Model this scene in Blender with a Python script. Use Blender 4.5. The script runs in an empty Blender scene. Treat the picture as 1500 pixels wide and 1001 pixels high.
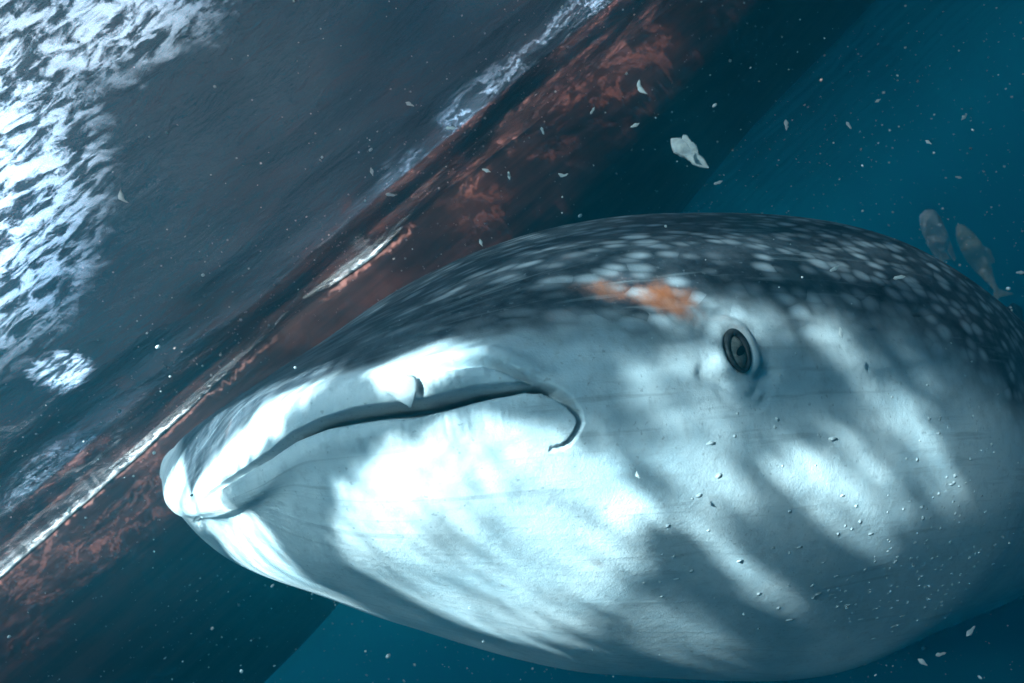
import bpy, bmesh, math, random
import numpy as np
from mathutils import Vector, Matrix, noise

# ------------------------------------------------------------------ camera, sky, sun, exposure
sc = bpy.context.scene
COL = sc.collection
CAM = np.array([0.0, 0.0, -1.0])                       # one metre under the surface (z = 0)
M = np.array([[0.7604, 0.6494, 0.0], [0.1461, -0.1711, -0.9744], [-0.6328, 0.7409, -0.225]])
cd = bpy.data.cameras.new('camera')
cd.sensor_width = 36.0
cd.lens = 977.0 / 1500.0 * 36.0
cd.clip_start = 0.02
cd.clip_end = 1000.0
cd.dof.use_dof = True
cd.dof.focus_distance = 0.76
cd.dof.aperture_fstop = 8.0
cam = bpy.data.objects.new('camera', cd)
COL.objects.link(cam)
mw = Matrix.Identity(4)
for i in range(3):
    for j in range(3):
        mw[i][j] = M[i, j]
    mw[i][3] = CAM[i]
cam.matrix_world = mw
sc.camera = cam

TO_SUN = Vector((-0.25, -0.85, 0.47)).normalized()
w = bpy.data.worlds.new('World')
sc.world = w
w.use_nodes = True
nt = w.node_tree
bg = nt.nodes['Background']
sky = nt.nodes.new('ShaderNodeTexSky')
sky.sky_type = 'NISHITA'
sky.sun_disc = False
sky.sun_elevation = math.asin(TO_SUN.z)
sky.sun_rotation = math.atan2(TO_SUN.x, TO_SUN.y)
sky.air_density = 1.0
sky.dust_density = 2.0
# thin bright cloud veil all over the sky
wtc = nt.nodes.new('ShaderNodeTexCoord')
wn = nt.nodes.new('ShaderNodeTexNoise'); wn.inputs['Scale'].default_value = 2.2; wn.inputs['Detail'].default_value = 6.0
nt.links.new(wtc.outputs['Generated'], wn.inputs['Vector'])
wr = nt.nodes.new('ShaderNodeMapRange'); wr.interpolation_type = 'SMOOTHSTEP'
wr.inputs[1].default_value = 0.30; wr.inputs[2].default_value = 0.65; wr.inputs[3].default_value = 0.0; wr.inputs[4].default_value = 0.35
nt.links.new(wn.outputs[0], wr.inputs[0])
wm = nt.nodes.new('ShaderNodeMix'); wm.data_type = 'RGBA'
nt.links.new(wr.outputs[0], wm.inputs[0]); nt.links.new(sky.outputs[0], wm.inputs[6]); wm.inputs[7].default_value = (7.5, 7.7, 7.9, 1)
nt.links.new(wm.outputs[2], bg.inputs[0])
bg.inputs[1].default_value = 0.15

sd = bpy.data.lights.new('sun', 'SUN')
sd.energy = 5.0
sd.angle = math.radians(0.5)
sd.color = (1.0, 0.83, 0.74)
sun = bpy.data.objects.new('sun', sd)
COL.objects.link(sun)
sun.rotation_euler = TO_SUN.to_track_quat('Z', 'Y').to_euler()
sun.location = (0, 0, 20)

vs = sc.view_settings
vs.view_transform = 'Standard'
vs.look = 'None'
vs.gamma = 1.0
vs.use_curve_mapping = False
vs.exposure = 3.95

cy = sc.cycles
cy.use_denoising = True
try:
    cy.denoiser = 'OPENIMAGEDENOISE'
except Exception:
    pass
cy.max_bounces = 8
cy.diffuse_bounces = 2
cy.glossy_bounces = 3
cy.transmission_bounces = 4
cy.transparent_max_bounces = 12
cy.volume_bounces = 2
cy.caustics_reflective = False
cy.caustics_refractive = False
cy.sample_clamp_indirect = 4.0

# ------------------------------------------------------------------ helpers
def link(o, parent=None):
    COL.objects.link(o)
    if parent is not None:
        o.parent = parent
    return o

def tag(o, label=None, cat=None, group=None, kind=None):
    if label: o['label'] = label
    if cat: o['category'] = cat
    if group: o['group'] = group
    if kind: o['kind'] = kind
    return o

def mesh_obj(name, verts, faces, mat, parent=None, smooth=True):
    me = bpy.data.meshes.new(name)
    me.from_pydata([tuple(map(float, v)) for v in verts], [], faces)
    me.update()
    if smooth:
        me.polygons.foreach_set('use_smooth', [True] * len(me.polygons))
    if mat: me.materials.append(mat)
    return link(bpy.data.objects.new(name, me), parent)

def grid_obj(name, P, mat, wrap=False, parent=None, flip=False):
    """P: (n, m, 3) array of points -> one smooth quad mesh"""
    n, m = P.shape[:2]
    me = bpy.data.meshes.new(name)
    me.vertices.add(n * m)
    me.vertices.foreach_set('co', P.reshape(-1).astype(np.float32))
    idx = np.arange(n * m).reshape(n, m)
    nxt = np.roll(idx, -1, axis=1)
    a, b, c, d = idx[:-1], nxt[:-1], nxt[1:], idx[1:]
    if not wrap:
        a, b, c, d = a[:, :-1], b[:, :-1], c[:, :-1], d[:, :-1]
    q = np.stack([a, d, c, b] if flip else [a, b, c, d], -1).reshape(-1)
    nf = q.size // 4
    me.loops.add(q.size)
    me.loops.foreach_set('vertex_index', q.astype(np.int32))
    me.polygons.add(nf)
    me.polygons.foreach_set('loop_start', np.arange(0, q.size, 4, dtype=np.int32))
    me.polygons.foreach_set('loop_total', np.full(nf, 4, dtype=np.int32))
    me.polygons.foreach_set('use_smooth', np.ones(nf, dtype=bool))
    me.update(calc_edges=True)
    me.validate()
    if mat: me.materials.append(mat)
    return link(bpy.data.objects.new(name, me), parent)

def set_attr(o, name, arr, typ='FLOAT'):
    at = o.data.attributes.new(name, typ, 'POINT')
    at.data.foreach_set('value' if typ == 'FLOAT' else 'vector', np.asarray(arr, np.float32).reshape(-1))

class NT:
    """small node-building helper"""
    def __init__(self, name):
        self.mat = bpy.data.materials.new(name)
        self.mat.use_nodes = True
        self.t = self.mat.node_tree
        self.t.nodes.clear()
        self.out = self.t.nodes.new('ShaderNodeOutputMaterial')
    def n(self, typ, **kw):
        nd = self.t.nodes.new('ShaderNode' + typ)
        for k, v in kw.items():
            if k.startswith('i_'):
                self.put(nd.inputs[k[2:].replace('_', ' ')], v)
            else:
                setattr(nd, k, v)
        return nd
    def put(self, sock, v):
        if isinstance(v, bpy.types.NodeSocket):
            self.t.links.new(v, sock)
        else:
            sock.default_value = v
    def math(self, op, a, b=0.0, c=None, clamp=False):
        nd = self.n('Math', operation=op, use_clamp=clamp)
        self.put(nd.inputs[0], a); self.put(nd.inputs[1], b)
        if c is not None: self.put(nd.inputs[2], c)
        return nd.outputs[0]
    def mix(self, fac, a, b, blend='MIX'):
        nd = self.n('Mix', data_type='RGBA', blend_type=blend)
        self.put(nd.inputs[0], fac); self.put(nd.inputs[6], a); self.put(nd.inputs[7], b)
        return nd.outputs[2]
    def smooth(self, v, lo, hi, to0=0.0, to1=1.0):
        nd = self.n('MapRange', interpolation_type='SMOOTHSTEP')
        self.put(nd.inputs[0], v); self.put(nd.inputs[1], lo); self.put(nd.inputs[2], hi)
        self.put(nd.inputs[3], to0); self.put(nd.inputs[4], to1)
        return nd.outputs[0]
    def noise(self, vec, scale, detail=3.0, rough=0.5, dist=0.0):
        nd = self.n('TexNoise')
        if vec is not None: self.put(nd.inputs['Vector'], vec)
        nd.inputs['Scale'].default_value = scale
        nd.inputs['Detail'].default_value = detail
        nd.inputs['Roughness'].default_value = rough
        nd.inputs['Distortion'].default_value = dist
        return nd
    def mapping(self, vec, scale=(1, 1, 1), loc=(0, 0, 0), rot=(0, 0, 0)):
        nd = self.n('Mapping')
        self.put(nd.inputs[0], vec)
        nd.inputs['Location'].default_value = loc
        nd.inputs['Rotation'].default_value = rot
        nd.inputs['Scale'].default_value = scale
        return nd.outputs[0]
    def bump(self, h, strength, dist):
        nd = self.n('Bump')
        self.put(nd.inputs['Height'], h)
        nd.inputs['Strength'].default_value = strength
        nd.inputs['Distance'].default_value = dist
        return nd.outputs[0]
    def principled(self, col, rough=0.5, normal=None, spec=0.5, metallic=0.0):
        nd = self.n('BsdfPrincipled')
        self.put(nd.inputs['Base Color'], col)
        self.put(nd.inputs['Roughness'], rough)
        nd.inputs['Specular IOR Level'].default_value = spec
        nd.inputs['Metallic'].default_value = metallic
        if normal is not None: self.put(nd.inputs['Normal'], normal)
        self.t.links.new(nd.outputs[0], self.out.inputs['Surface'])
        return nd

def C4(r, g, b): return (r, g, b, 1.0)

def simple_mat(name, col, col2, scale=20.0, rough=0.5, bump=0.2, bdist=0.002, spec=0.4):
    m = NT(name)
    tc = m.n('TexCoord').outputs['Object']
    nz = m.noise(tc, scale, 5.0, 0.6)
    c = m.mix(m.smooth(nz.outputs[0], 0.35, 0.65), C4(*col), C4(*col2))
    m.principled(c, rough, m.bump(nz.outputs[0], bump, bdist), spec)
    return m.mat

# ------------------------------------------------------------------ water surface (seen from below)
def water_material():
    m = NT('rippled_water')
    tc = m.n('TexCoord').outputs['Object']
    # wind ripples: stretched along the crests
    v1 = m.mapping(tc, (1.0, 2.5, 1.0), rot=(0, 0, math.radians(-12)))
    r1 = m.noise(v1, 9.0, 6.0, 0.62, 0.6)
    r2 = m.noise(v1, 30.0, 3.0, 0.6, 0.3)
    hgt = m.math('ADD', r1.outputs[0], m.math('MULTIPLY', r2.outputs[0], 0.22))
    nrm = m.bump(hgt, 0.65, 0.03)
    nrm_soft = m.bump(hgt, 0.18, 0.03)
    fr = m.n('Fresnel')
    fr.inputs['IOR'].default_value = 1.10
    m.put(fr.inputs['Normal'], nrm_soft)
    # sunlight painted into the transmission: bright patches, caustic lines, dim base between
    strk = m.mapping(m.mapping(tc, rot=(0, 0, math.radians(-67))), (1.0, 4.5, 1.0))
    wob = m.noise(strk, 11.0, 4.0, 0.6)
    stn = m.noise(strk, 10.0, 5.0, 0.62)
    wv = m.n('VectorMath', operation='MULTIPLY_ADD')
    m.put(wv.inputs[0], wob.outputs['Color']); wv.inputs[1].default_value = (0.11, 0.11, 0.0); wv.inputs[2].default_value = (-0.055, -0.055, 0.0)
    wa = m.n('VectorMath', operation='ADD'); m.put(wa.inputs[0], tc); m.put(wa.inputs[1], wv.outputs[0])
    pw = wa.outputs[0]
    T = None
    for (cx, cy_, hx, hy, ang, gain, soft) in LIGHT_PATCHES:
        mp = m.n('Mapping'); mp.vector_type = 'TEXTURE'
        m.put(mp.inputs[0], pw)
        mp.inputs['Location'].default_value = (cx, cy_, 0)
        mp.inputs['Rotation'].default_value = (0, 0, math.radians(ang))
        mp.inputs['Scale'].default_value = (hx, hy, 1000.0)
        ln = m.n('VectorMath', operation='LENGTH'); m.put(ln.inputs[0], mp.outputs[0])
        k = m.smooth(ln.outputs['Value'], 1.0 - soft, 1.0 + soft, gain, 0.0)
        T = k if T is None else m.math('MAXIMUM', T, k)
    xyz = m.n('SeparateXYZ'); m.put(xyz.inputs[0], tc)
    far = m.smooth(xyz.outputs[1], 0.2, 0.6)                      # boat's side: own light pattern and tint painted into the transmission
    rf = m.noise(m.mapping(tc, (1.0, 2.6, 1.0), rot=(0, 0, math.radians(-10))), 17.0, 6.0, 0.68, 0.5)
    ripple_glints = m.smooth(rf.outputs[0], 0.44, 0.58, 0.04, 1.0)  # bright and dark ripple glints painted into the transmission
    light_streaks = m.smooth(stn.outputs[0], 0.38, 0.53, 0.38, 1.0)  # streaky light and shade for the skin, painted the same way
    mixf = m.n('Mix'); m.put(mixf.inputs[0], m.math('MULTIPLY', far, m.smooth(xyz.outputs[1], 1.75, 1.95, 1.0, 0.0))); m.put(mixf.inputs[2], light_streaks); m.put(mixf.inputs[3], ripple_glints)
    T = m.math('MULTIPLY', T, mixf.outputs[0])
    light_noise = m.noise(tc, 2.6, 2.0, 0.5, 0.4)  # uneven light put into the transmission
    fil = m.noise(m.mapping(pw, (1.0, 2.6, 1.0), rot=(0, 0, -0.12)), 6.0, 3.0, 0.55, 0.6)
    line = m.smooth(m.math('ABSOLUTE', m.math('SUBTRACT', fil.outputs[0], 0.5)), 0.0, 0.055, 1.0, 0.0)  # caustic lines for the hull, drawn as clear threads in the surface
    patchy = m.math('MULTIPLY', m.smooth(light_noise.outputs[0], 0.40, 0.54), m.math('MULTIPLY', m.smooth(xyz.outputs[1], 1.56, 1.76), m.math('ADD', m.smooth(xyz.outputs[0], -0.05, 0.25), m.smooth(xyz.outputs[0], -1.3, -1.0, 1.0, 0.0))))
    gen = m.math('ADD', m.math('MULTIPLY', m.math('MULTIPLY', line, 0.20), patchy), m.math('MULTIPLY', m.smooth(light_noise.outputs[0], 0.38, 0.62, 0.018, 0.06), m.math('ADD', m.smooth(far, 0.0, 1.0, 1.0, 0.07), m.smooth(xyz.outputs[1], 1.6, 1.85, 0.0, 0.8))))
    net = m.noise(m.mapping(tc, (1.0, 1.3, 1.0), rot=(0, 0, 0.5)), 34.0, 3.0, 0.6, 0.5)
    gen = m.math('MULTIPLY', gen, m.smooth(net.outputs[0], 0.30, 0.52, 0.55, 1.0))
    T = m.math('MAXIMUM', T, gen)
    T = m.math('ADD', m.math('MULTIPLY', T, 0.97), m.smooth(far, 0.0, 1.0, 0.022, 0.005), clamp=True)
    # what is not let through is thrown back
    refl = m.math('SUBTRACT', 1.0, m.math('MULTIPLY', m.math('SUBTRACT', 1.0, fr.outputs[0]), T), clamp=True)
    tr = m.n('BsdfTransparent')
    m.put(tr.inputs[0], m.mix(far, C4(0.47, 0.83, 1.0), C4(0.86, 0.95, 1.0)))  # teal of the shade put into the transmitted colour near the shark
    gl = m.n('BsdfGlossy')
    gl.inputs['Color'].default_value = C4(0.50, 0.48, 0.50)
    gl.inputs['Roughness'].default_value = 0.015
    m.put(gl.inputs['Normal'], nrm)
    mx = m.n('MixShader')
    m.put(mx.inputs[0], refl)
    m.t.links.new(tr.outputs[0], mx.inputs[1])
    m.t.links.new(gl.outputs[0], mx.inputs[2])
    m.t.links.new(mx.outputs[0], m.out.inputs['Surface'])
    return m.mat
LIGHT_PATCHES = [(-.715, -.45, .30, .100, -64, 1.0, .10), (-.84, -.57, .085, .17, 0, 1.0, .12), (-.685, -1.07, .195, .150, -62, 1.0, .06), (-.51, -.84, .042, .075, 0, 1.0, .10),  # painted light: clear ellipses placed to throw sun patches on shark and stripe
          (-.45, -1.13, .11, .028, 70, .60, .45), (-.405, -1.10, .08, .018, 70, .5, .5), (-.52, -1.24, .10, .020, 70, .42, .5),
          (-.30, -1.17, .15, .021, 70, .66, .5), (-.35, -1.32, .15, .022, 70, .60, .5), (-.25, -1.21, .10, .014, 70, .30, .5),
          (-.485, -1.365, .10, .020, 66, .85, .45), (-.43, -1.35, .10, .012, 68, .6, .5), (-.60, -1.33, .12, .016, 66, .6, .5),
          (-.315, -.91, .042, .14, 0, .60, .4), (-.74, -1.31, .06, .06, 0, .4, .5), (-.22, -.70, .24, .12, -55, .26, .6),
          (-.55, .87, .38, .19, 133, .42, .6), (-.20, .80, .2, .10, 30, .18, .6), (-.87, 1.42, .09, .05, 120, .4, .4), (-1.62, 2.042, .88, .012, 0, .45, .4), (-.2, 2.042, .17, .012, 0, .45, .4)]  # bright sky patches, then light for the stripe, painted as clear ellipses

def waves(x, y):
    rs = np.random.RandomState(5)
    z = np.zeros_like(x)
    for k in range(26):
        lam = 0.16 * 1.14 ** k
        th = math.radians(96) + rs.normal(0, 0.55)
        ph = rs.uniform(0, 6.28)
        amp = 0.0032 * lam ** 0.75
        if lam > 2.5: amp *= 0.6
        kx, ky = math.cos(th) * 2 * math.pi / lam, math.sin(th) * 2 * math.pi / lam
        z += amp * np.sin(kx * x + ky * y + ph)
    return z

t = np.linspace(-1, 1, 460)
L = 100.0; kk = 6.2
g = L * np.sinh(kk * t) / np.sinh(kk)
gx, gy = np.meshgrid(g - 0.3, g + 1.3, indexing='ij')
fade = 1.0 / (1.0 + (np.hypot(gx, gy - 1.3) / 14.0) ** 2)
PW = np.stack([gx, gy, waves(gx, gy) * fade], -1)
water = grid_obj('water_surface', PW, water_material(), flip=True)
tag(water, kind='structure')

# ------------------------------------------------------------------ seabed
sb = NT('sand')
tc = sb.n('TexCoord').outputs['Object']
nz = sb.noise(tc, 0.6, 6.0, 0.6)
sb.principled(sb.mix(nz.outputs[0], C4(0.16, 0.15, 0.12), C4(0.30, 0.27, 0.21)), 0.9, sb.bump(nz.outputs[0], 0.5, 0.2))
t2 = np.linspace(-100, 100, 90)
sx, sy = np.meshgrid(t2, t2, indexing='ij')
sz = -16 + 0.35 * np.sin(sx * 0.31 + 1.1 * np.sin(sy * 0.13)) + 0.3 * np.sin(sy * 0.43 + 0.7 * np.sin(sx * .2))
seabed = grid_obj('seabed', np.stack([sx, sy, sz], -1), sb.mat)
tag(seabed, kind='structure')

# ------------------------------------------------------------------ whale shark
A = np.array([0, .15, .3, .45, .6, .8, 1.0, 1.2, 1.5, 1.8, 2.05, 2.3, 2.5, 2.62])
W_ = np.array([0, .23841, .35873, .45561, .51293, .58683, .64977, .63893, .62372, .61863, .47, .24, .10, .055])
ZT = np.array([0, .04103, .09072, .16406, .26591, .36637, .41333, .4124, .40892, .40294, .33, .19, .09, .05])
ZB = np.array([0, .06372, .15167, .21544, .29621, .40668, .47209, .45434, .42198, .39742, .32, .18, .08, .045])
ZCX = np.array([0, .05, .12, .2, .4, .6, 2.7]); ZCY = np.array([-.028, -.0255, -.007, .019, .01864, .01257, -.00921])
K1, K2 = 0.16235, -0.19913
NE = 2.25
SHARK_R = np.array([[-0.5576, 0.6376, 0.5316], [-0.7508, -0.6605, 0.0048], [0.3542, -0.3964, 0.847]])
SHARK_T = np.array([-0.4123, 0.7833, -0.6791])

def pch(xk, yk, x):
    h = np.diff(xk); d = np.diff(yk) / h
    m = np.zeros_like(yk)
    for i in range(1, len(xk) - 1):
        if d[i - 1] * d[i] > 0:
            w1 = 2 * h[i] + h[i - 1]; w2 = h[i] + 2 * h[i - 1]
            m[i] = (w1 + w2) / (w1 / d[i - 1] + w2 / d[i])
    m[0] = d[0]; m[-1] = d[-1]
    i = np.clip(np.searchsorted(xk, x) - 1, 0, len(xk) - 2)
    t = (x - xk[i]) / h[i]
    return (2*t**3-3*t**2+1)*yk[i]+(t**3-2*t**2+t)*h[i]*m[i]+(-2*t**3+3*t**2)*yk[i+1]+(t**3-t**2)*h[i]*m[i+1]

_ss = np.linspace(0, 7.2, 1400)
_an = K1 * np.maximum(0, _ss - .4) + K2 * np.maximum(0, _ss - 1.2)
_ds = _ss[1] - _ss[0]
_sx = -np.r_[0, np.cumsum(np.cos(_an[:-1]) * _ds)]
_sz = -np.r_[0, np.cumsum(np.sin(_an[:-1]) * _ds)]

def surf(a, phi):
    a = np.asarray(a, float); phi = np.asarray(phi, float)
    a, phi = np.broadcast_arrays(a, phi)
    s = a ** 2
    ww = pch(A, W_, a); zt = pch(A, ZT, a); zb = pch(A, ZB, a)
    c, sn = np.cos(phi), np.sin(phi)
    y = ww * np.sign(c) * np.abs(c) ** (2 / NE)
    zz = np.where(sn > 0, zt, zb) * np.sign(sn) * np.abs(sn) ** (2 / NE)
    zz = zz + pch(ZCX, ZCY, a)
    an = np.interp(s, _ss, _an)
    return np.stack([np.interp(s, _ss, _sx) - zz * np.sin(an), y, np.interp(s, _ss, _sz) + zz * np.cos(an)], -1)

def surf_n(a, phi, e=1e-3):
    du = surf(np.asarray(a) + e, phi) - surf(np.maximum(np.asarray(a) - e, 1e-5), phi)
    dv = surf(a, np.asarray(phi) + e) - surf(a, np.asarray(phi) - e)
    n = np.cross(du, dv)
    return n / (np.linalg.norm(n, axis=-1, keepdims=True) + 1e-12)

def sstep(x, lo, hi):
    t = np.clip((x - lo) / (hi - lo), 0, 1)
    return t * t * (3 - 2 * t)

def dist_poly(P, L):
    """distance of points to a polyline and the running parameter (vertex index) of the closest point"""
    best = np.full(len(P), 9.0); par = np.zeros(len(P))
    for i in range(len(L) - 1):
        d = L[i + 1] - L[i]; ll = d @ d + 1e-12
        t = np.clip(((P - L[i]) @ d) / ll, 0, 1)
        q = np.linalg.norm(P - (L[i] + t[:, None] * d), axis=1)
        k = q < best
        best[k] = q[k]; par[k] = (i + t)[k]
    return best, par

MOUTH = [(.2018, -2.0555), (.1319, -1.7099), (.036, -.7944), (.044, -.184), (.0739, .02), (.0999, .01), (.1339, -.0045), (.1678, -.02), (.2098, -.0135), (.2497, 0), (.2817, 0),
         (.3137, -.009), (.3456, 0), (.3776, .018), (.4036, .018), (.4235, .018), (.4395, .009), (.4515, -.009), (.4635, -.0404),
         (.4715, -.0808), (.4735, -.1122), (.4695, -.1526), (.4635, -.1885), (.4575, -.2064), (.4455, -.2199)]
MHW = [.0024, .0024, .0018, .002, .0024, .0028, .0032, .0036, .004, .005, .005, .0052, .0052, .0045, .0035, .0030, .0032, .0034, .0034, .0028, .0025, .0022, .002, .0018, .0012]
MDP = [.008, .008, .004, .006, .009, .013, .019, .028, .038, .048, .058, .06, .06, .055, .045, .035, .032, .030, .026, .02, .016, .013, .011, .009, .004]
FOLD = [(.3256, .2064), (.3396, .2244), (.3536, .2154), (.3736, .202), (.3916, .184), (.4056, .1391), (.4215, .0763), (.4395, .018), (.4515, -.009)]
FDP = [.004, .008, .011, .013, .015, .016, .018, .02, .02]
CREASE = [(.6073, .0224), (.6233, 0), (.6453, -.0045), (.6792, .009)]
EYE_A, EYE_P = 0.6453, 0.0808

arow = np.r_[np.linspace(0.004, .30, 130, endpoint=False), np.linspace(.30, .49, 230, endpoint=False), np.linspace(.49, .60, 60, endpoint=False),
             np.linspace(.60, 1.1, 130, endpoint=False), np.linspace(1.1, 1.8, 60, endpoint=False), np.linspace(1.8, 2.62, 40)]
NP = 520
q = np.linspace(-math.pi, math.pi, NP, endpoint=False)
pcol = q - 0.42 * np.sin(2 * q) / 2 * 1.0          # denser round the mouth line on both sides
AA, PP = np.meshgrid(arow, pcol, indexing='ij')
P0 = surf(AA, PP)
NN = surf_n(AA, PP)
shp = P0.shape
EL = np.where(np.abs(PP) <= math.pi / 2, PP, np.sign(PP) * math.pi - PP)      # elevation angle, mirrored
disp = np.zeros(AA.shape)
near = AA < 0.62
Ps = P0[near].copy(); Ps[:, 1] = np.abs(Ps[:, 1])
a_s = AA[near]; e_s = EL[near]
ML = surf(np.array([m_[0] for m_ in MOUTH]), np.array([m_[1] for m_ in MOUTH]))
# this side as seen; the far side mirrors it from the middle of the snout on
Pn = P0[near]
MR = ML[8:] * np.array([1, -1, 1])
d1, p1 = dist_poly(Pn, ML)
d2, p2 = dist_poly(Pn, MR)
dm = np.minimum(d1, d2); pm = np.where(d1 <= d2, p1, p2 + 8)
idx = np.arange(len(MOUTH))
hw = np.interp(pm, idx, MHW); dp = np.interp(pm, idx, MDP)
mline = np.interp(a_s, [m_[0] for m_ in MOUTH[3:18]], [m_[1] for m_ in MOUTH[3:18]])
up = sstep(e_s - mline, -.03, .03) * (1 - sstep(a_s, .40, .465))
lo = (1 - sstep(e_s - mline, -.03, .03))
dd = -dp * (1 - sstep(dm, 0.45 * hw, 1.7 * hw))
front = 1 - sstep(a_s, .34, .44)
tipk = sstep(a_s, .08, .26)
dd += up * 0.010 * np.exp(-((dm - .030) / .022) ** 2) * tipk
dd += lo * 0.006 * np.exp(-((dm - .018) / .014) ** 2) * front * tipk
# lower jaw sits a little behind the upper lip
dd += lo * -0.005 * np.exp(-(dm / .05) ** 2) * front * tipk
# fine wrinkles on the lips
wr = np.sin(pm * 19.0 + 2.5 * np.sin(pm * 3.1)) * np.exp(-((dm - .02) / .016) ** 2) * front * sstep(a_s, .08, .18)
dd += 0.0005 * wr * (.4 + .6 * np.sin(pm * 5.3 + 1) ** 2)
FL = surf(np.array([f[0] for f in FOLD]), np.array([f[1] for f in FOLD]))
df, pf = dist_poly(Ps, FL)
fd = np.interp(pf, np.arange(len(FOLD)), FDP)
dd += -fd * .8 * np.exp(-(df / .0030) ** 2)
dd += up * 0.0055 * np.exp(-((df - .012) / .009) ** 2) * sstep(a_s, .30, .36)
NL = surf(.3256, .13)
dn = np.linalg.norm((Ps - NL) * np.array([1.6, 1.0, .8]), axis=1)
dd += -.014 * np.exp(-(dn / .006) ** 2)
disp[near] += dd
near2 = (AA > .5) & (AA < .78)
Pe = P0[near2].copy(); Pe[:, 1] = np.abs(Pe[:, 1])
CL = surf(np.array([c_[0] for c_ in CREASE]), np.array([c_[1] for c_ in CREASE]))
dc, _ = dist_poly(Pe, CL)
EC = surf(EYE_A, EYE_P)
re = np.linalg.norm((Pe - EC) * np.array([1, 1, .72]), axis=1)
rip = .6 + .4 * np.sin(14 * np.arctan2(Pe[:, 2] - EC[2], Pe[:, 0] - EC[0]) * .5 + 60 * re)
disp[near2] += -0.003 * rip * np.exp(-((re - .036) / .0028) ** 2) - 0.002 * rip * np.exp(-((re - .047) / .003) ** 2)
disp[near2] += -0.007 * np.exp(-(dc / .009) ** 2) + 0.007 * np.exp(-((re - .024) / .010) ** 2) - 0.012 * (1 - sstep(re, .008, .018))
# slow lumps so that the skin is not a perfect loft
lump = (0.006 * np.sin(3.1 * AA * 4 + 2.0 * EL) * np.sin(5.0 * EL + 1.3 + 3 * AA) + 0.003 * np.sin(17 * AA + 7 * EL)) * sstep(AA, .35, .8)
disp += lump
# soft throat folds
disp += -0.004 * np.exp(-((EL + .62 + .12 * np.sin(AA * 9)) / .03) ** 2) * sstep(AA, .55, .62) * (1 - sstep(AA, .74, .82))
PS = P0 + NN * disp[..., None]

# dorsal colour boundary (a real skin pattern: dark spotted back, pale belly)
BA = [0, .15, .22, .2437, .2937, .3496, .4095, .4575, .5014, .5274, .5913, .6373, .6852, .7312, .8091, .885, .9529, 1.2, 1.8, 2.62]
BP = [1.5, .95, .72, .66, .56, .45, .36, .29, .25, .20, .16, .16, .13, .08, .03, -.02, -.10, -.2, -.3, -.3]
dors = EL - np.interp(AA, BA, BP)
gird = np.cumsum(np.linalg.norm(np.diff(P0, axis=1, prepend=P0[:, :1]), axis=-1), axis=1)
j0 = int(np.argmin(np.abs(pcol)))
gird = gird - gird[:, j0:j0 + 1]

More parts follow.
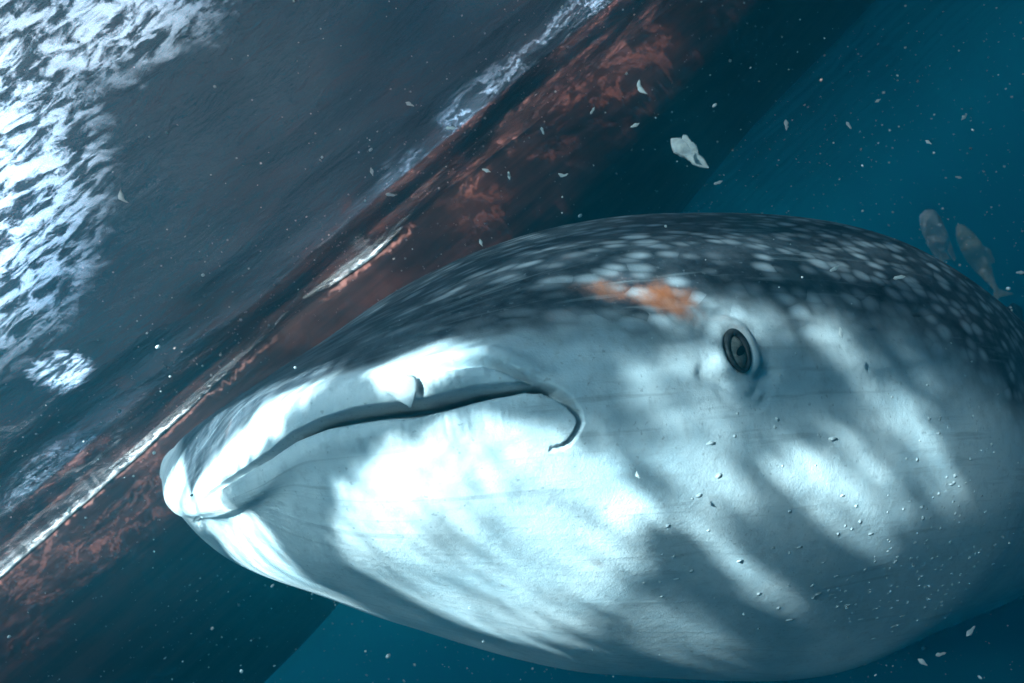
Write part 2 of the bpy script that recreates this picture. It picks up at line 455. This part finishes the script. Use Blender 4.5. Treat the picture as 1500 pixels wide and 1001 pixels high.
def skin_material():
    m = NT('whale_shark_skin')
    def attr(n):
        nd = m.n('Attribute'); nd.attribute_name = n
        return nd
    dv = attr('dorsal').outputs['Fac']
    uv = attr('skin_map').outputs['Vector']
    tc = m.n('TexCoord').outputs['Object']
    edge = m.noise(tc, 9.0, 4.0, 0.6)
    dv2 = m.math('ADD', dv, m.math('MULTIPLY', m.math('SUBTRACT', edge.outputs[0], 0.5), 0.35))
    back = m.smooth(dv2, -0.14, 0.20)
    # back: slate with pale spots in rows
    mott = m.noise(tc, 22.0, 5.0, 0.65)
    base = m.mix(m.smooth(mott.outputs[0], 0.3, 0.7), C4(0.018, 0.025, 0.034), C4(0.080, 0.092, 0.108))
    wob = m.noise(uv, 14.0, 2.0, 0.5)
    uvw = m.n('VectorMath', operation='ADD')
    m.put(uvw.inputs[0], uv)
    wv = m.n('VectorMath', operation='SCALE'); m.put(wv.inputs[0], wob.outputs['Color']); wv.inputs['Scale'].default_value = 0.018
    m.put(uvw.inputs[1], wv.outputs[0])
    vo = m.n('TexVoronoi'); vo.feature = 'F1'; vo.inputs['Scale'].default_value = 1.0
    m.put(vo.inputs['Vector'], m.mapping(uvw.outputs[0], (31.0, 43.0, 1.0)))
    vo.inputs['Randomness'].default_value = 0.95
    vr = m.n('SeparateColor'); m.put(vr.inputs[0], vo.outputs['Color'])
    rad = m.math('ADD', 0.28, m.math('MULTIPLY', vr.outputs[0], 0.22))
    spot = m.math('SUBTRACT', 1.0, m.smooth(vo.outputs['Distance'], m.math('SUBTRACT', rad, 0.28), m.math('ADD', rad, 0.24)))
    spot = m.math('MULTIPLY', spot, m.math('ADD', 0.35, m.math('MULTIPLY', vr.outputs[1], 0.65)))
    spot = m.math('MULTIPLY', spot, m.smooth(edge.outputs[0], 0.34, 0.58, 0.55, 1.0))
    sxyz = m.n('SeparateXYZ'); m.put(sxyz.inputs[0], uv)
    spot = m.math('MULTIPLY', spot, m.smooth(sxyz.outputs[0], 0.10, 0.30, 0.15, 1.0))
    dark = m.mix(spot, base, C4(0.52, 0.56, 0.60))
    # belly: white with faint blue-grey clouds and scuffs
    cl = m.noise(tc, 6.0, 5.0, 0.6)
    fine = m.noise(tc, 70.0, 4.0, 0.7)
    white = m.mix(m.smooth(cl.outputs[0], 0.35, 0.70), C4(0.80, 0.82, 0.83), C4(0.58, 0.68, 0.73))
    white = m.mix(m.smooth(fine.outputs[0], 0.48, 0.70, 0.0, 0.45), white, C4(0.50, 0.54, 0.56))
    col = m.mix(back, white, dark)
    scr = m.noise(m.mapping(uv, (5.0, 70.0, 1.0), rot=(0, 0, 0.35)), 1.0, 4.0, 0.6)
    col = m.mix(m.smooth(scr.outputs[0], 0.56, 0.70, 0.0, 0.38), col, C4(0.30, 0.34, 0.36))
    pores = m.noise(tc, 160.0, 2.0, 0.5)
    col = m.mix(m.smooth(pores.outputs[0], 0.66, 0.74, 0.0, 0.45), col, C4(0.25, 0.28, 0.30))
    # rusty patch above the eye
    og = m.math('ADD', attr('rust').outputs['Fac'], m.math('MULTIPLY', m.math('SUBTRACT', mott.outputs[0], 0.5), 1.8))
    col = m.mix(m.smooth(og, 0.15, 0.95, 0.0, 0.85), col, m.mix(fine.outputs[0], C4(0.22, 0.045, 0.012), C4(0.42, 0.13, 0.04)))
    dent = m.noise(tc, 420.0, 2.0, 0.6)
    h = m.math('ADD', m.math('MULTIPLY', dent.outputs[0], 0.25), m.math('ADD', m.math('MULTIPLY', fine.outputs[0], 0.5), m.math('ADD', m.math('MULTIPLY', scr.outputs[0], 0.5), m.math('MULTIPLY', mott.outputs[0], 0.6))))
    m.principled(col, 0.55, m.bump(h, 0.45, 0.004), 0.25)
    return m.mat

skin = skin_material()
shark = bpy.data.objects.new('whale_shark', None)
link(shark)
shm = Matrix.Identity(4)
for i in range(3):
    for j in range(3): shm[i][j] = SHARK_R[i, j]
    shm[i][3] = SHARK_T[i]
shark.matrix_world = shm
shark.empty_display_size = 0.2
tag(shark, 'huge whale shark with white belly and spotted dark back rising mouth first', 'shark')
body = grid_obj('body', PS, skin, wrap=True, parent=shark, flip=True)
set_attr(body, 'dorsal', dors)
set_attr(body, 'skin_map', np.stack([-np.interp(AA ** 2, _ss, _sx) , gird, np.zeros_like(gird)], -1), 'FLOAT_VECTOR')
OC = surf(.600, .335)
rr = np.linalg.norm((P0 - OC) * np.array([1.0, .6, 1.35]), axis=-1)
OC2 = surf(.553, .46)
rr2 = np.linalg.norm((P0 - OC2) * np.array([.8, .6, 1.6]), axis=-1)
set_attr(body, 'rust', 1.0 * np.exp(-(rr / .036) ** 2) + 0.5 * np.exp(-(rr2 / .035) ** 2))

def on_skin(a, p, off=0.0):
    return surf(a, p) + surf_n(np.array([a]), np.array([p]))[0] * off

# eye: lid ring, eyeball, slit pupil
eye_mat = simple_mat('eye_iris', (0.10, 0.095, 0.085), (0.20, 0.19, 0.17), 160.0, 0.15, 0.1, 0.001, 0.6)
lid_mat = simple_mat('eye_lid', (0.012, 0.014, 0.016), (0.04, 0.042, 0.045), 90.0, 0.4)
pup_mat = simple_mat('eye_pupil', (0.004, 0.004, 0.005), (0.008, 0.008, 0.01), 50.0, 0.05, 0.0)
n_e = surf_n(np.array([EYE_A]), np.array([EYE_P]))[0]
fz = np.array([0, 0, 1.0]) - n_e * n_e[2]; fz /= np.linalg.norm(fz)
fx = np.cross(fz, n_e)      # towards the tail as seen on this side
def eye_grid(name, fn, mat, nu, nv, parent, wrap=True):
    G = np.zeros((nu, nv, 3))
    for i in range(nu):
        for j in range(nv):
            x, y, z = fn(i / (nu - 1), j / nv)
            G[i, j] = EC + fx * x + fz * y + n_e * z
    return grid_obj(name, G, mat, wrap=wrap, parent=parent)
EW, EH = 0.0125, 0.0205
def ball(u, v):
    th = u * math.pi * 0.5; ph = v * 2 * math.pi
    return EW * math.sin(th) * math.cos(ph), EH * math.sin(th) * math.sin(ph), -0.004 + 0.010 * math.cos(th)
eye = eye_grid('eye', ball, eye_mat, 16, 40, shark)
def lid(u, v):
    t = u * 2 * math.pi; ph = v * 2 * math.pi; r = 0.0035 + .0008 * math.sin(ph)
    ox, oy = math.cos(ph), math.sin(ph)
    return (EW + .001 + r * math.cos(t)) * ox, (EH + .0015 + r * math.cos(t)) * oy, 0.0015 + r * 0.9 * math.sin(t)
eye_grid('eyelid', lid, lid_mat, 14, 48, eye)
def pupil(u, v):
    ph = v * 2 * math.pi; r = u
    x, y = 0.0078 * r * math.cos(ph), 0.0042 * r * math.sin(ph)
    c_, s_ = math.cos(0.62), math.sin(0.62)
    X, Y = x * c_ + y * s_, -x * s_ + y * c_
    X, Y = x * c_ - y * s_, x * s_ + y * c_
    k = min(1.0, (X / EW) ** 2 + ((Y - .001) / EH) ** 2)
    return X, Y - .001, -0.004 + 0.010 * math.sqrt(1 - k) + 0.0009
eye_grid('pupil', pupil, pup_mat, 6, 30, eye)

# nostril flap hanging over the upper lip
fa = [(.2937, .14), (.3000, .185), (.3090, .225), (.3180, .215), (.3256, .1975)]
tip = (.3157, -.005)
G = np.zeros((12, 9, 3))
for i in range(12):
    u = i / 11
    for j in range(9):
        v = j / 8
        a0 = np.interp(v, np.linspace(0, 1, 5), [f[0] for f in fa]); p0_ = np.interp(v, np.linspace(0, 1, 5), [f[1] for f in fa])
        wob = u ** 1.15
        a_ = a0 + (tip[0] - a0) * wob + .004 * math.sin(u * 3.1) * (v - .5); p_ = p0_ + (tip[1] - p0_) * u
        off = 0.0075 + 0.004 * math.sin(math.pi * v) * (1 - u) + 0.003 * u
        G[i, j] = on_skin(a_, p_, off)
flap = grid_obj('nostril_flap', G, skin, parent=shark)
so = flap.modifiers.new('thick', 'SOLIDIFY'); so.thickness = 0.003; so.offset = -1
set_attr(flap, 'dorsal', np.full(12 * 9, -.6)); set_attr(flap, 'rust', np.zeros(12 * 9)); set_attr(flap, 'skin_map', G, 'FLOAT_VECTOR')

# skin bumps towards the gills and throat (too small to pick apart)
rnd = random.Random(11)
ico = bmesh.new(); bmesh.ops.create_icosphere(ico, subdivisions=1, radius=1.0)
IV = np.array([v.co[:] for v in ico.verts]); IF = [[v.index for v in f.verts] for f in ico.faces]; ico.free()
bv, bf = [], []
def add_blob(c, ax, ay, az, r3):
    o = len(bv)
    for v in IV:
        f0 = rnd.uniform(.55, 1.25)
        bv.append(c + ax * (v[0] * r3[0] * f0) + ay * (v[1] * r3[1] * f0) + az * (v[2] * r3[2] * f0))
    for f_ in IF: bf.append([o + k for k in f_])
for k in range(230):
    if k < 90:
        a_ = rnd.gauss(.90, .06); p_ = rnd.gauss(-.42, .16)
    elif k < 160:
        a_ = rnd.gauss(.86, .07); p_ = rnd.gauss(-.66, .10)
    else:
        a_ = rnd.uniform(.58, .95); p_ = rnd.uniform(-.75, .10)
    n_ = surf_n(np.array([a_]), np.array([p_]))[0]
    tx = np.cross(n_, [0, 0, 1.0]); tx /= np.linalg.norm(tx); ty = np.cross(n_, tx)
    r = min(.0030, .0014 * math.exp(abs(rnd.gauss(0, .5))))
    st = rnd.uniform(1.5, 4.0) if rnd.random() < .16 else rnd.uniform(.9, 1.3)
    da = float(np.interp(a_, arow, lump[:, int(np.argmin(np.abs(pcol - p_)))]))
    add_blob(surf(a_, p_) + n_ * (da + r * .15), tx, ty, n_, (r * st, r, r * .38))
bumps = mesh_obj('skin_bumps', bv, bf, simple_mat('bump_skin', (.50, .54, .56), (.68, .70, .70), 60, .8, spec=.1), parent=shark)
tag(bumps, kind='stuff')

# fins further back on the body
def fin_mesh(name, outline, thick, place):
    """outline: list of (chord0, chord1, span, sweep) stations -> lens-section fin"""
    G = np.zeros((len(outline), 20, 3))
    for i, (c0, c1, sp_) in enumerate(outline):
        for j in range(20):
            th = 2 * math.pi * j / 20
            u = .5 - .5 * math.cos(th)
            x = c0 + (c1 - c0) * u
            t_ = thick * (1 - .8 * i / (len(outline) - 1)) * math.sin(th) * (1 - u * .5)
            G[i, j] = place(x, sp_, t_)
    o = grid_obj(name, G, skin, wrap=True, parent=shark)
    n_ = G.shape[0] * 20
    set_attr(o, 'dorsal', np.full(n_, .5)); set_attr(o, 'rust', np.zeros(n_)); set_attr(o, 'skin_map', G, 'FLOAT_VECTOR')
    return o
def spine_pt(s): return np.interp(s, _ss, _sx), np.interp(s, _ss, _sz), np.interp(s, _ss, _an)
def place_dorsal(x, sp_, t_):
    X, Z, an_ = spine_pt(x); h = pch(A, ZT, np.sqrt(x)) * 0.9 + sp_
    return X - h * math.sin(an_), t_, Z + h * math.cos(an_)
fin_mesh('dorsal_fin', [(3.6, 4.4, 0), (3.78, 4.42, .16), (3.98, 4.46, .32), (4.2, 4.52, .46), (4.36, 4.56, .52)], .05, place_dorsal)
def place_tail(x, sp_, t_):
    X, Z, an_ = spine_pt(min(x, 7.2)); X -= max(0, x - 7.2)
    return X - sp_ * math.sin(an_), t_, Z + sp_ * math.cos(an_)
fin_mesh('tail_fin', [(7.0, 7.2, -.62), (6.75, 7.1, -.4), (6.5, 7.0, -.12), (6.45, 6.95, .08), (6.7, 7.15, .4), (6.98, 7.4, .8), (7.25, 7.5, 1.1)], .04, place_tail)

# ------------------------------------------------------------------ boat hull beyond the shark
hm = NT('red_brown_hull_paint')
tc = hm.n('TexCoord').outputs['Object']
n1 = hm.noise(hm.mapping(tc, (0.5, 4.0, 9.0)), 3.0, 6.0, 0.65)
n2 = hm.noise(tc, 26.0, 5.0, 0.65)
c = hm.mix(hm.smooth(n1.outputs[0], .35, .65), C4(.085, .030, .025), C4(.18, .066, .052))
c = hm.mix(hm.smooth(n2.outputs[0], .45, .75, 0, .35), c, C4(.05, .04, .035))
hm.principled(c, .55, hm.bump(n2.outputs[0], .4, .004), .35)
boat = link(bpy.data.objects.new('wooden_boat', None))
boat.location = (0, 2.97, 0)
tag(boat, 'dark red-brown wooden boat hull floating beyond the shark', 'boat')
HX = np.array([-5.2, -5.0, -4.2, -3.0, -1.8, -0.8, 0.2, 1.0, 1.8, 2.6, 3.2, 3.6])
KZ = np.array([-.45, -.60, -.74, -.80, -.75, -.60, -.45, -.33, -.20, -.14, -.02, .12])
HB = np.array([.30, .55, .80, .88, .90, .90, .90, .88, .80, .58, .30, .03])
SH = np.array([.14, .13, .12, .12, .12, .12, .12, .12, .13, .15, .17, .20])
xs = np.linspace(-5.2, 3.6, 120)
G = np.zeros((120, 61, 3))
for i, x in enumerate(xs):
    kz, hb, sh = (float(pch(HX, arr, np.array([x]))[0]) for arr in (KZ, HB, SH))
    for j in range(61):
        u = j / 30 - 1                       # -1 near gunwale .. 0 keel .. 1 far gunwale
        q_ = abs(u)
        yy = hb * (1 - (1 - q_) ** 2.3) * (1.0 if q_ < .62 else 1.0 + .06 * (q_ - .62))
        zz = kz + (sh - kz) * q_ ** 1.75
        G[i, j] = (x, math.copysign(yy, u) if u else 0.0, zz)
hull = grid_obj('hull', G, hm.mat, parent=boat)
so = hull.modifiers.new('thick', 'SOLIDIFY'); so.thickness = 0.03; so.offset = -1
def hull_pt(x, z, side=-1, off=0.0):
    kz, hb, sh = (float(pch(HX, arr, np.array([x]))[0]) for arr in (KZ, HB, SH))
    q_ = max(0, (z - kz) / (sh - kz)) ** (1 / 1.75)
    yy = hb * (1 - (1 - q_) ** 2.3) * (1.0 if q_ < .62 else 1.0 + .06 * (q_ - .62))
    return np.array([x, side * (yy + off), z])

# pale boot stripe showing where the wave troughs bare it
pale = simple_mat('pale_stripe_paint', (.55, .74, .82), (.68, .82, .87), 14.0, .45)
def stripe(x0, x1, dmax, skew=.5):
    n_ = 60
    G = np.zeros((n_, 5, 3))
    for i in range(n_):
        u = i / (n_ - 1)
        x = x0 + (x1 - x0) * u
        dep = (dmax + .026) * math.sin(math.pi * u) ** 0.6 - .026
        for j in range(5):
            zw = float(waves(np.array([x]), np.array([2.07]))[0])
            z = zw + .03 - (.03 + dep) * j / 4
            G[i, j] = hull_pt(x, z, -1, .006)
    o = grid_obj('waterline_stripe', G, pale, parent=boat)
    s_ = o.modifiers.new('thick', 'SOLIDIFY'); s_.thickness = .004; s_.offset = -1
    return o
stripe(-2.75, -.50, .008)
stripe(-.44, .04, .006)
# gunwale rails and thwarts
wood = simple_mat('pale_wood', (.32, .22, .13), (.45, .33, .2), 9.0, .6)
for side in (-1, 1):
    G = np.zeros((80, 8, 3))
    for i in range(80):
        x = -5.15 + 8.7 * i / 79
        sh = float(pch(HX, SH, np.array([x]))[0])
        c_ = hull_pt(x, sh, side, .012)
        for j in range(8):
            t_ = 2 * math.pi * j / 8
            G[i, j] = c_ + np.array([0, .03 * math.cos(t_), .025 * math.sin(t_)])
    grid_obj('gunwale', G, hm.mat, wrap=True, parent=boat)
for x in (-3.6, -2.0, -.4, 1.2):
    hb = float(pch(HX, HB, np.array([x]))[0]) * .98
    vv = [(x + sx_ * .13, sy_ * hb, .05 + sz_ * .018) for sx_ in (-1, 1) for sy_ in (-1, 1) for sz_ in (-1, 1)]
    mesh_obj('thwart', vv, [(0, 1, 3, 2), (4, 6, 7, 5), (0, 4, 5, 1), (2, 3, 7, 6), (0, 2, 6, 4), (1, 5, 7, 3)], wood, boat, smooth=False)

# ------------------------------------------------------------------ far swimmer and fish in the murk
IR = np.array([0.7604, 0.1461, -0.6328]); IU = np.array([0.6494, -0.1711, 0.7409])
def lens_fin(name, pts_, mat, parent, th=.006):
    n_ = len(pts_)
    v_ = [(x_, y_, th) for x_, y_ in pts_] + [(x_, y_, -th) for x_, y_ in pts_]
    f_ = [tuple(range(n_)), tuple(range(2 * n_ - 1, n_ - 1, -1))] + [(i, i + n_, (i + 1) % n_ + n_, (i + 1) % n_) for i in range(n_)]
    return mesh_obj(name, v_, f_, mat, parent, smooth=False)
bat = link(bpy.data.objects.new('fish', None))
e1_ = IU * .93 - IR * .37; e2_ = IR * .93 + IU * .37; e3_ = np.cross(e1_, e2_)
e2_ = e2_ * .85 + e3_ * .53; e3_ = np.cross(e1_, e2_)
bm_ = Matrix.Identity(4)
for i in range(3): bm_[i][0], bm_[i][1], bm_[i][2] = e1_[i], e2_[i], e3_[i]
bm_[0][3], bm_[1][3], bm_[2][3] = 4.712, 8.307, -1.417
bat.matrix_world = bm_
tag(bat, 'faint deep-bodied pale fish with trailing fins far behind the shark', 'fish')
bmat = simple_mat('pale_fish_scales', (.30, .36, .36), (.60, .68, .68), 5, .4)
st = np.array([-.26, -.22, -.14, 0, .12, .20, .25, .27]); hh = np.array([.05, .07, .15, .22, .20, .14, .07, .005])
xs_ = np.linspace(-.26, .27, 36)
G = np.array([[(x_, h_ * math.cos(2 * math.pi * j / 20), min(h_, .11) * .7 * math.sin(2 * math.pi * j / 20)) for j in range(20)] for x_, h_ in zip(xs_, pch(st, hh, xs_))])
grid_obj('body', G, bmat, wrap=True, parent=bat)
lens_fin('dorsal_fin', [(.08, .19), (-.10, .27), (-.42, .24), (-.44, .19), (-.22, .10)], bmat, bat)
lens_fin('anal_fin', [(.04, -.20), (-.12, -.25), (-.40, -.16), (-.40, -.12), (-.22, -.08)], bmat, bat)
lens_fin('tail_fin', [(-.24, .06), (-.40, .10), (-.37, 0), (-.40, -.10), (-.24, -.06)], bmat, bat)
lens_fin('pectoral_fin', [(.06, .02), (-.05, .07), (-.10, .01), (.02, -.02)], bmat, bat, .10)

fish = link(bpy.data.objects.new('fish', None))
fa_, fb_ = Vector((5.26, 8.89, -1.73)), Vector((5.14, 9.04, -2.38))
ax = (fa_ - fb_).normalized(); sd_ = Vector((0, 1, 0)).cross(ax).normalized(); nd_ = ax.cross(sd_)
fm = Matrix((( ax[0], sd_[0], nd_[0]), (ax[1], sd_[1], nd_[1]), (ax[2], sd_[2], nd_[2])))
fish.matrix_world = Matrix.Translation((fa_ + fb_) / 2) @ fm.to_4x4()
tag(fish, 'faint grey-green slender fish hanging in the murk right of the deep-bodied fish', 'fish')
fmat = simple_mat('fish_scales', (.30, .36, .30), (.45, .5, .42), 12, .4)
st = np.array([-.50, -.42, -.30, -.1, .1, .28, .40, .47, .50]); hh = np.array([.03, .035, .06, .11, .13, .115, .08, .04, .004])
G = np.array([[(x_, h_ * math.cos(2 * math.pi * j / 18), h_ * .55 * math.sin(2 * math.pi * j / 18)) for j in range(18)] for x_, h_ in zip(np.linspace(-.5, .5, 40), pch(st, hh, np.linspace(-.5, .5, 40)))])
grid_obj('body', G, fmat, wrap=True, parent=fish)
lens_fin('tail_fin', [(-.46, .02), (-.62, .16), (-.57, 0), (-.62, -.16), (-.46, -.02)], fmat, fish)
lens_fin('dorsal_fin', [(.12, .12), (.02, .19), (-.16, .16), (-.14, .09)], fmat, fish)

# ------------------------------------------------------------------ drifting bits of feed
fl_mat = simple_mat('pale_flake', (.60, .60, .60), (.82, .80, .76), 120, .5)
FLK = [(0.443, 1.11, -0.695, 0.0824, 38, 'leaf'), (0.403, 0.834, -1.057, 0.0147, -10, 'f'), (0.307, 0.718, -1.0, 0.0115, -30, 'f'),
(0.008, 0.601, -1.025, 0.0077, 60, 'curl'), (0.156, 1.147, -1.521, 0.0184, 35, 'f'), (0.241, 1.149, -1.532, 0.0205, -50, 'f'),
(0.203, 1.263, -1.582, 0.018, -15, 'f'), (0.138, 0.906, -0.48, 0.0154, 0, 'f'), (0.174, 1.024, -0.547, 0.0146, 80, 'f'),
(0.151, 1.017, -0.517, 0.0158, 20, 'f'), (0.006, 0.99, -0.399, 0.0146, 75, 'f'), (0.126, 0.98, -0.356, 0.0158, 25, 'f'),
(0.243, 1.037, -0.602, 0.0169, 0, 'curl'), (0.264, 1.02, -0.527, 0.0135, 70, 'f'), (0.395, 0.938, -0.616, 0.0246, 60, 'curl'),
(0.386, 1.04, -0.617, 0.0169, -25, 'f'), (0.734, 1.016, -0.955, 0.0123, -45, 'f'), (0.602, 0.913, -0.954, 0.0101, 30, 'f'),
(0.576, 1.077, -0.774, 0.018, 85, 'f'), (0.654, 1.092, -0.84, 0.0146, 55, 'f'), (0.39, 0.979, -0.794, 0.0143, -20, 'f'),
(0.647, 1.068, -1.181, 0.0143, 0, 'f'), (0.061, 0.942, -0.636, 0.0123, 70, 'f'), (-0.303, 0.852, -0.245, 0.0225, 60, 'curl'),
(-0.737, 1.013, -0.499, 0.0146, 75, 'curl'), (0.005, 1.047, -0.421, 0.0177, 8, 'f'), (0.38, 1.119, -0.514, 0.0147, -60, 'f'),
(0.736, 1.133, -1.018, 0.0113, 10, 'f'), (0.276, 0.752, -1.056, 0.0133, 80, 'f'), (0.717, 1.092, -0.84, 0.0113, -30, 'f')]
FLAB = ['', 'white flake in front of the dark spotted back, right of the eye', 'small white flake over the spotted back, above the eye',
'curled white krill drifting in front of the cheek below the mouth corner', 'lowest white sliver drifting under the belly at bottom right',
'tilted white sliver under the belly nearest the right edge', 'pale sliver drifting between the two others under the belly',
'level white sliver in dark water, second from the top left of the group', 'upright white sliver directly above the snout in front of the hull',
'slanted sliver just left of the upright one above the snout', 'upright sliver left of centre, in front of the rippled surface edge',
'highest tilted sliver at the top, in front of the hull', 'curled krill drifting between the torn flake and the snout', 'steep sliver near the top, left of the torn flake',
'long curled krill at the top edge above the torn flake', 'sliver drifting up and left of the large torn flake', 'sliver high in the open teal water at far right',
'tiny sliver in open teal water left of the highest right one', 'upright sliver in dark water right of the large torn flake', 'slanted sliver in open teal water above the crown of the head',
'sliver just below the large torn flake', 'sliver at the right edge above the back', 'sliver touching the outline of the snout above the nostril',
'dark curled krill against the bright rippled surface at upper left', 'curled krill beside the pale waterline streak at lower left',
'level sliver in front of the hull above the short pale streak', 'steep sliver in front of the hull near the top centre', 'tiny level sliver in open water above the far fishes',
'bright steep sliver right of the eye on the pale cheek', 'tiny tilted sliver at the top right in open teal water']
def flake(L_, kind, seed):
    r_ = random.Random(seed)
    n_ = 14
    G = np.zeros((n_, 8, 3))
    bend = .9 if kind == 'curl' else r_.uniform(-.15, .15)
    for i in range(n_):
        u = i / (n_ - 1)
        x = (u - .5) * L_
        y = bend * L_ * ((u - .5) ** 2 - .12)
        wd = L_ * (.14 if kind == 'leaf' else .15) * max(.04, math.sin(math.pi * u ** .8)) ** .8 * (1 + .25 * math.sin(u * 9 + seed))
        for j in range(8):
            t_ = 2 * math.pi * j / 8
            G[i, j] = (x, y + wd * math.cos(t_) * (1 + .3 * r_.random()), wd * .25 * math.sin(t_))
    return G
for k, (x, y, z, L_, an_, kd) in enumerate(FLK):
    nm = 'feed_flake' if kd != 'curl' else 'krill'
    o = grid_obj(nm, flake(L_, kd, k), fl_mat, wrap=True)
    c_, s_ = math.cos(math.radians(-an_)), math.sin(math.radians(-an_))
    e1 = IR * c_ + IU * s_; e2 = -IR * s_ + IU * c_; e3 = np.cross(e1, e2)
    mm = Matrix.Identity(4)
    for i in range(3): mm[i][0], mm[i][1], mm[i][2], mm[i][3] = e1[i], e2[i], e3[i], (x, y, z)[i]
    o.matrix_world = mm
    if kd == 'leaf':
        # forked tail lobe of the torn piece
        o2 = grid_obj('torn_lobe', flake(L_ * .55, 'f', 77) + np.array([-L_ * .12, L_ * .13, 0]), fl_mat, wrap=True, parent=o)
        o2.rotation_euler = (0, 0, -.25)
        tag(o, 'large torn pale flake drifting in dark water above the shark', 'flake')
    elif kd == 'curl':
        tag(o, FLAB[k], 'krill', 'curled krill drifting near the surface')
    else:
        tag(o, FLAB[k], 'flake', 'white slivers of feed drifting in the water')

# ------------------------------------------------------------------ fine specks and bubbles (uncountable)
rs = np.random.RandomState(3)
vv, ff = [], []
for k in range(14000):
    p_ = np.array([rs.uniform(-1.9, 1.9), rs.uniform(.35, 2.9), rs.uniform(-2.2, -.06)])
    if np.linalg.norm(p_ - CAM) < .7: continue
    r_ = .0006 * math.exp(rs.normal(.2, .55))
    st_ = np.array([1, 1, 1]) if rs.rand() < .7 else rs.uniform(.6, 2.6, 3)
    o_ = len(vv)
    vv.extend(list(p_ + IV * r_ * st_)); ff.extend([tuple(o_ + i for i in f_) for f_ in IF])
specks = mesh_obj('specks', vv, ff, simple_mat('pale_speck', (.6, .62, .62), (.8, .8, .78), 300, .5))
tag(specks, 'fine pale specks drifting all through the water', 'specks', kind='stuff')
vv, ff = [], []
for k in range(420):
    u = rs.rand(); x = -1.3 + 1.9 * u + rs.normal(0, .12); y = 1.95 - .12 * rs.rand() - abs(rs.normal(0, .28))
    z = float(waves(np.array([x]), np.array([y]))[0]) - .01 - abs(rs.normal(0, .05))
    r_ = .0011 * math.exp(rs.normal(.1, .5))
    o_ = len(vv)
    vv.extend(list(np.array([x, y, z]) + IV * r_)); ff.extend([tuple(o_ + i for i in f_) for f_ in IF])
bub = mesh_obj('bubbles', vv, ff, simple_mat('bubble_white', (.7, .72, .74), (.85, .86, .86), 200, .15, .1))
tag(bub, 'tiny white bubbles scattered under the rippled surface', 'bubbles', kind='stuff')

# ------------------------------------------------------------------ murky water
hz = NT('murky_water')
pv = hz.n('VolumePrincipled')
pv.inputs['Color'].default_value = C4(0.012, 0.35, 0.48)
pv.inputs['Absorption Color'].default_value = C4(0, 0, 0)
pv.inputs['Density'].default_value = 0.16
pv.inputs['Anisotropy'].default_value = 0.2
hz.t.links.new(pv.outputs[0], hz.out.inputs['Volume'])
h0, h1, z0, z1 = -103.0, 104.0, -18.0, 0.9
vv = [(x, y, z) for x in (h0, h1) for y in (h0, h1) for z in (z0, z1)]
haze = mesh_obj('haze', vv, [(0, 1, 3, 2), (4, 6, 7, 5), (0, 4, 5, 1), (2, 3, 7, 6), (0, 2, 6, 4), (1, 5, 7, 3)], hz.mat, smooth=False)
tag(haze, kind='stuff')
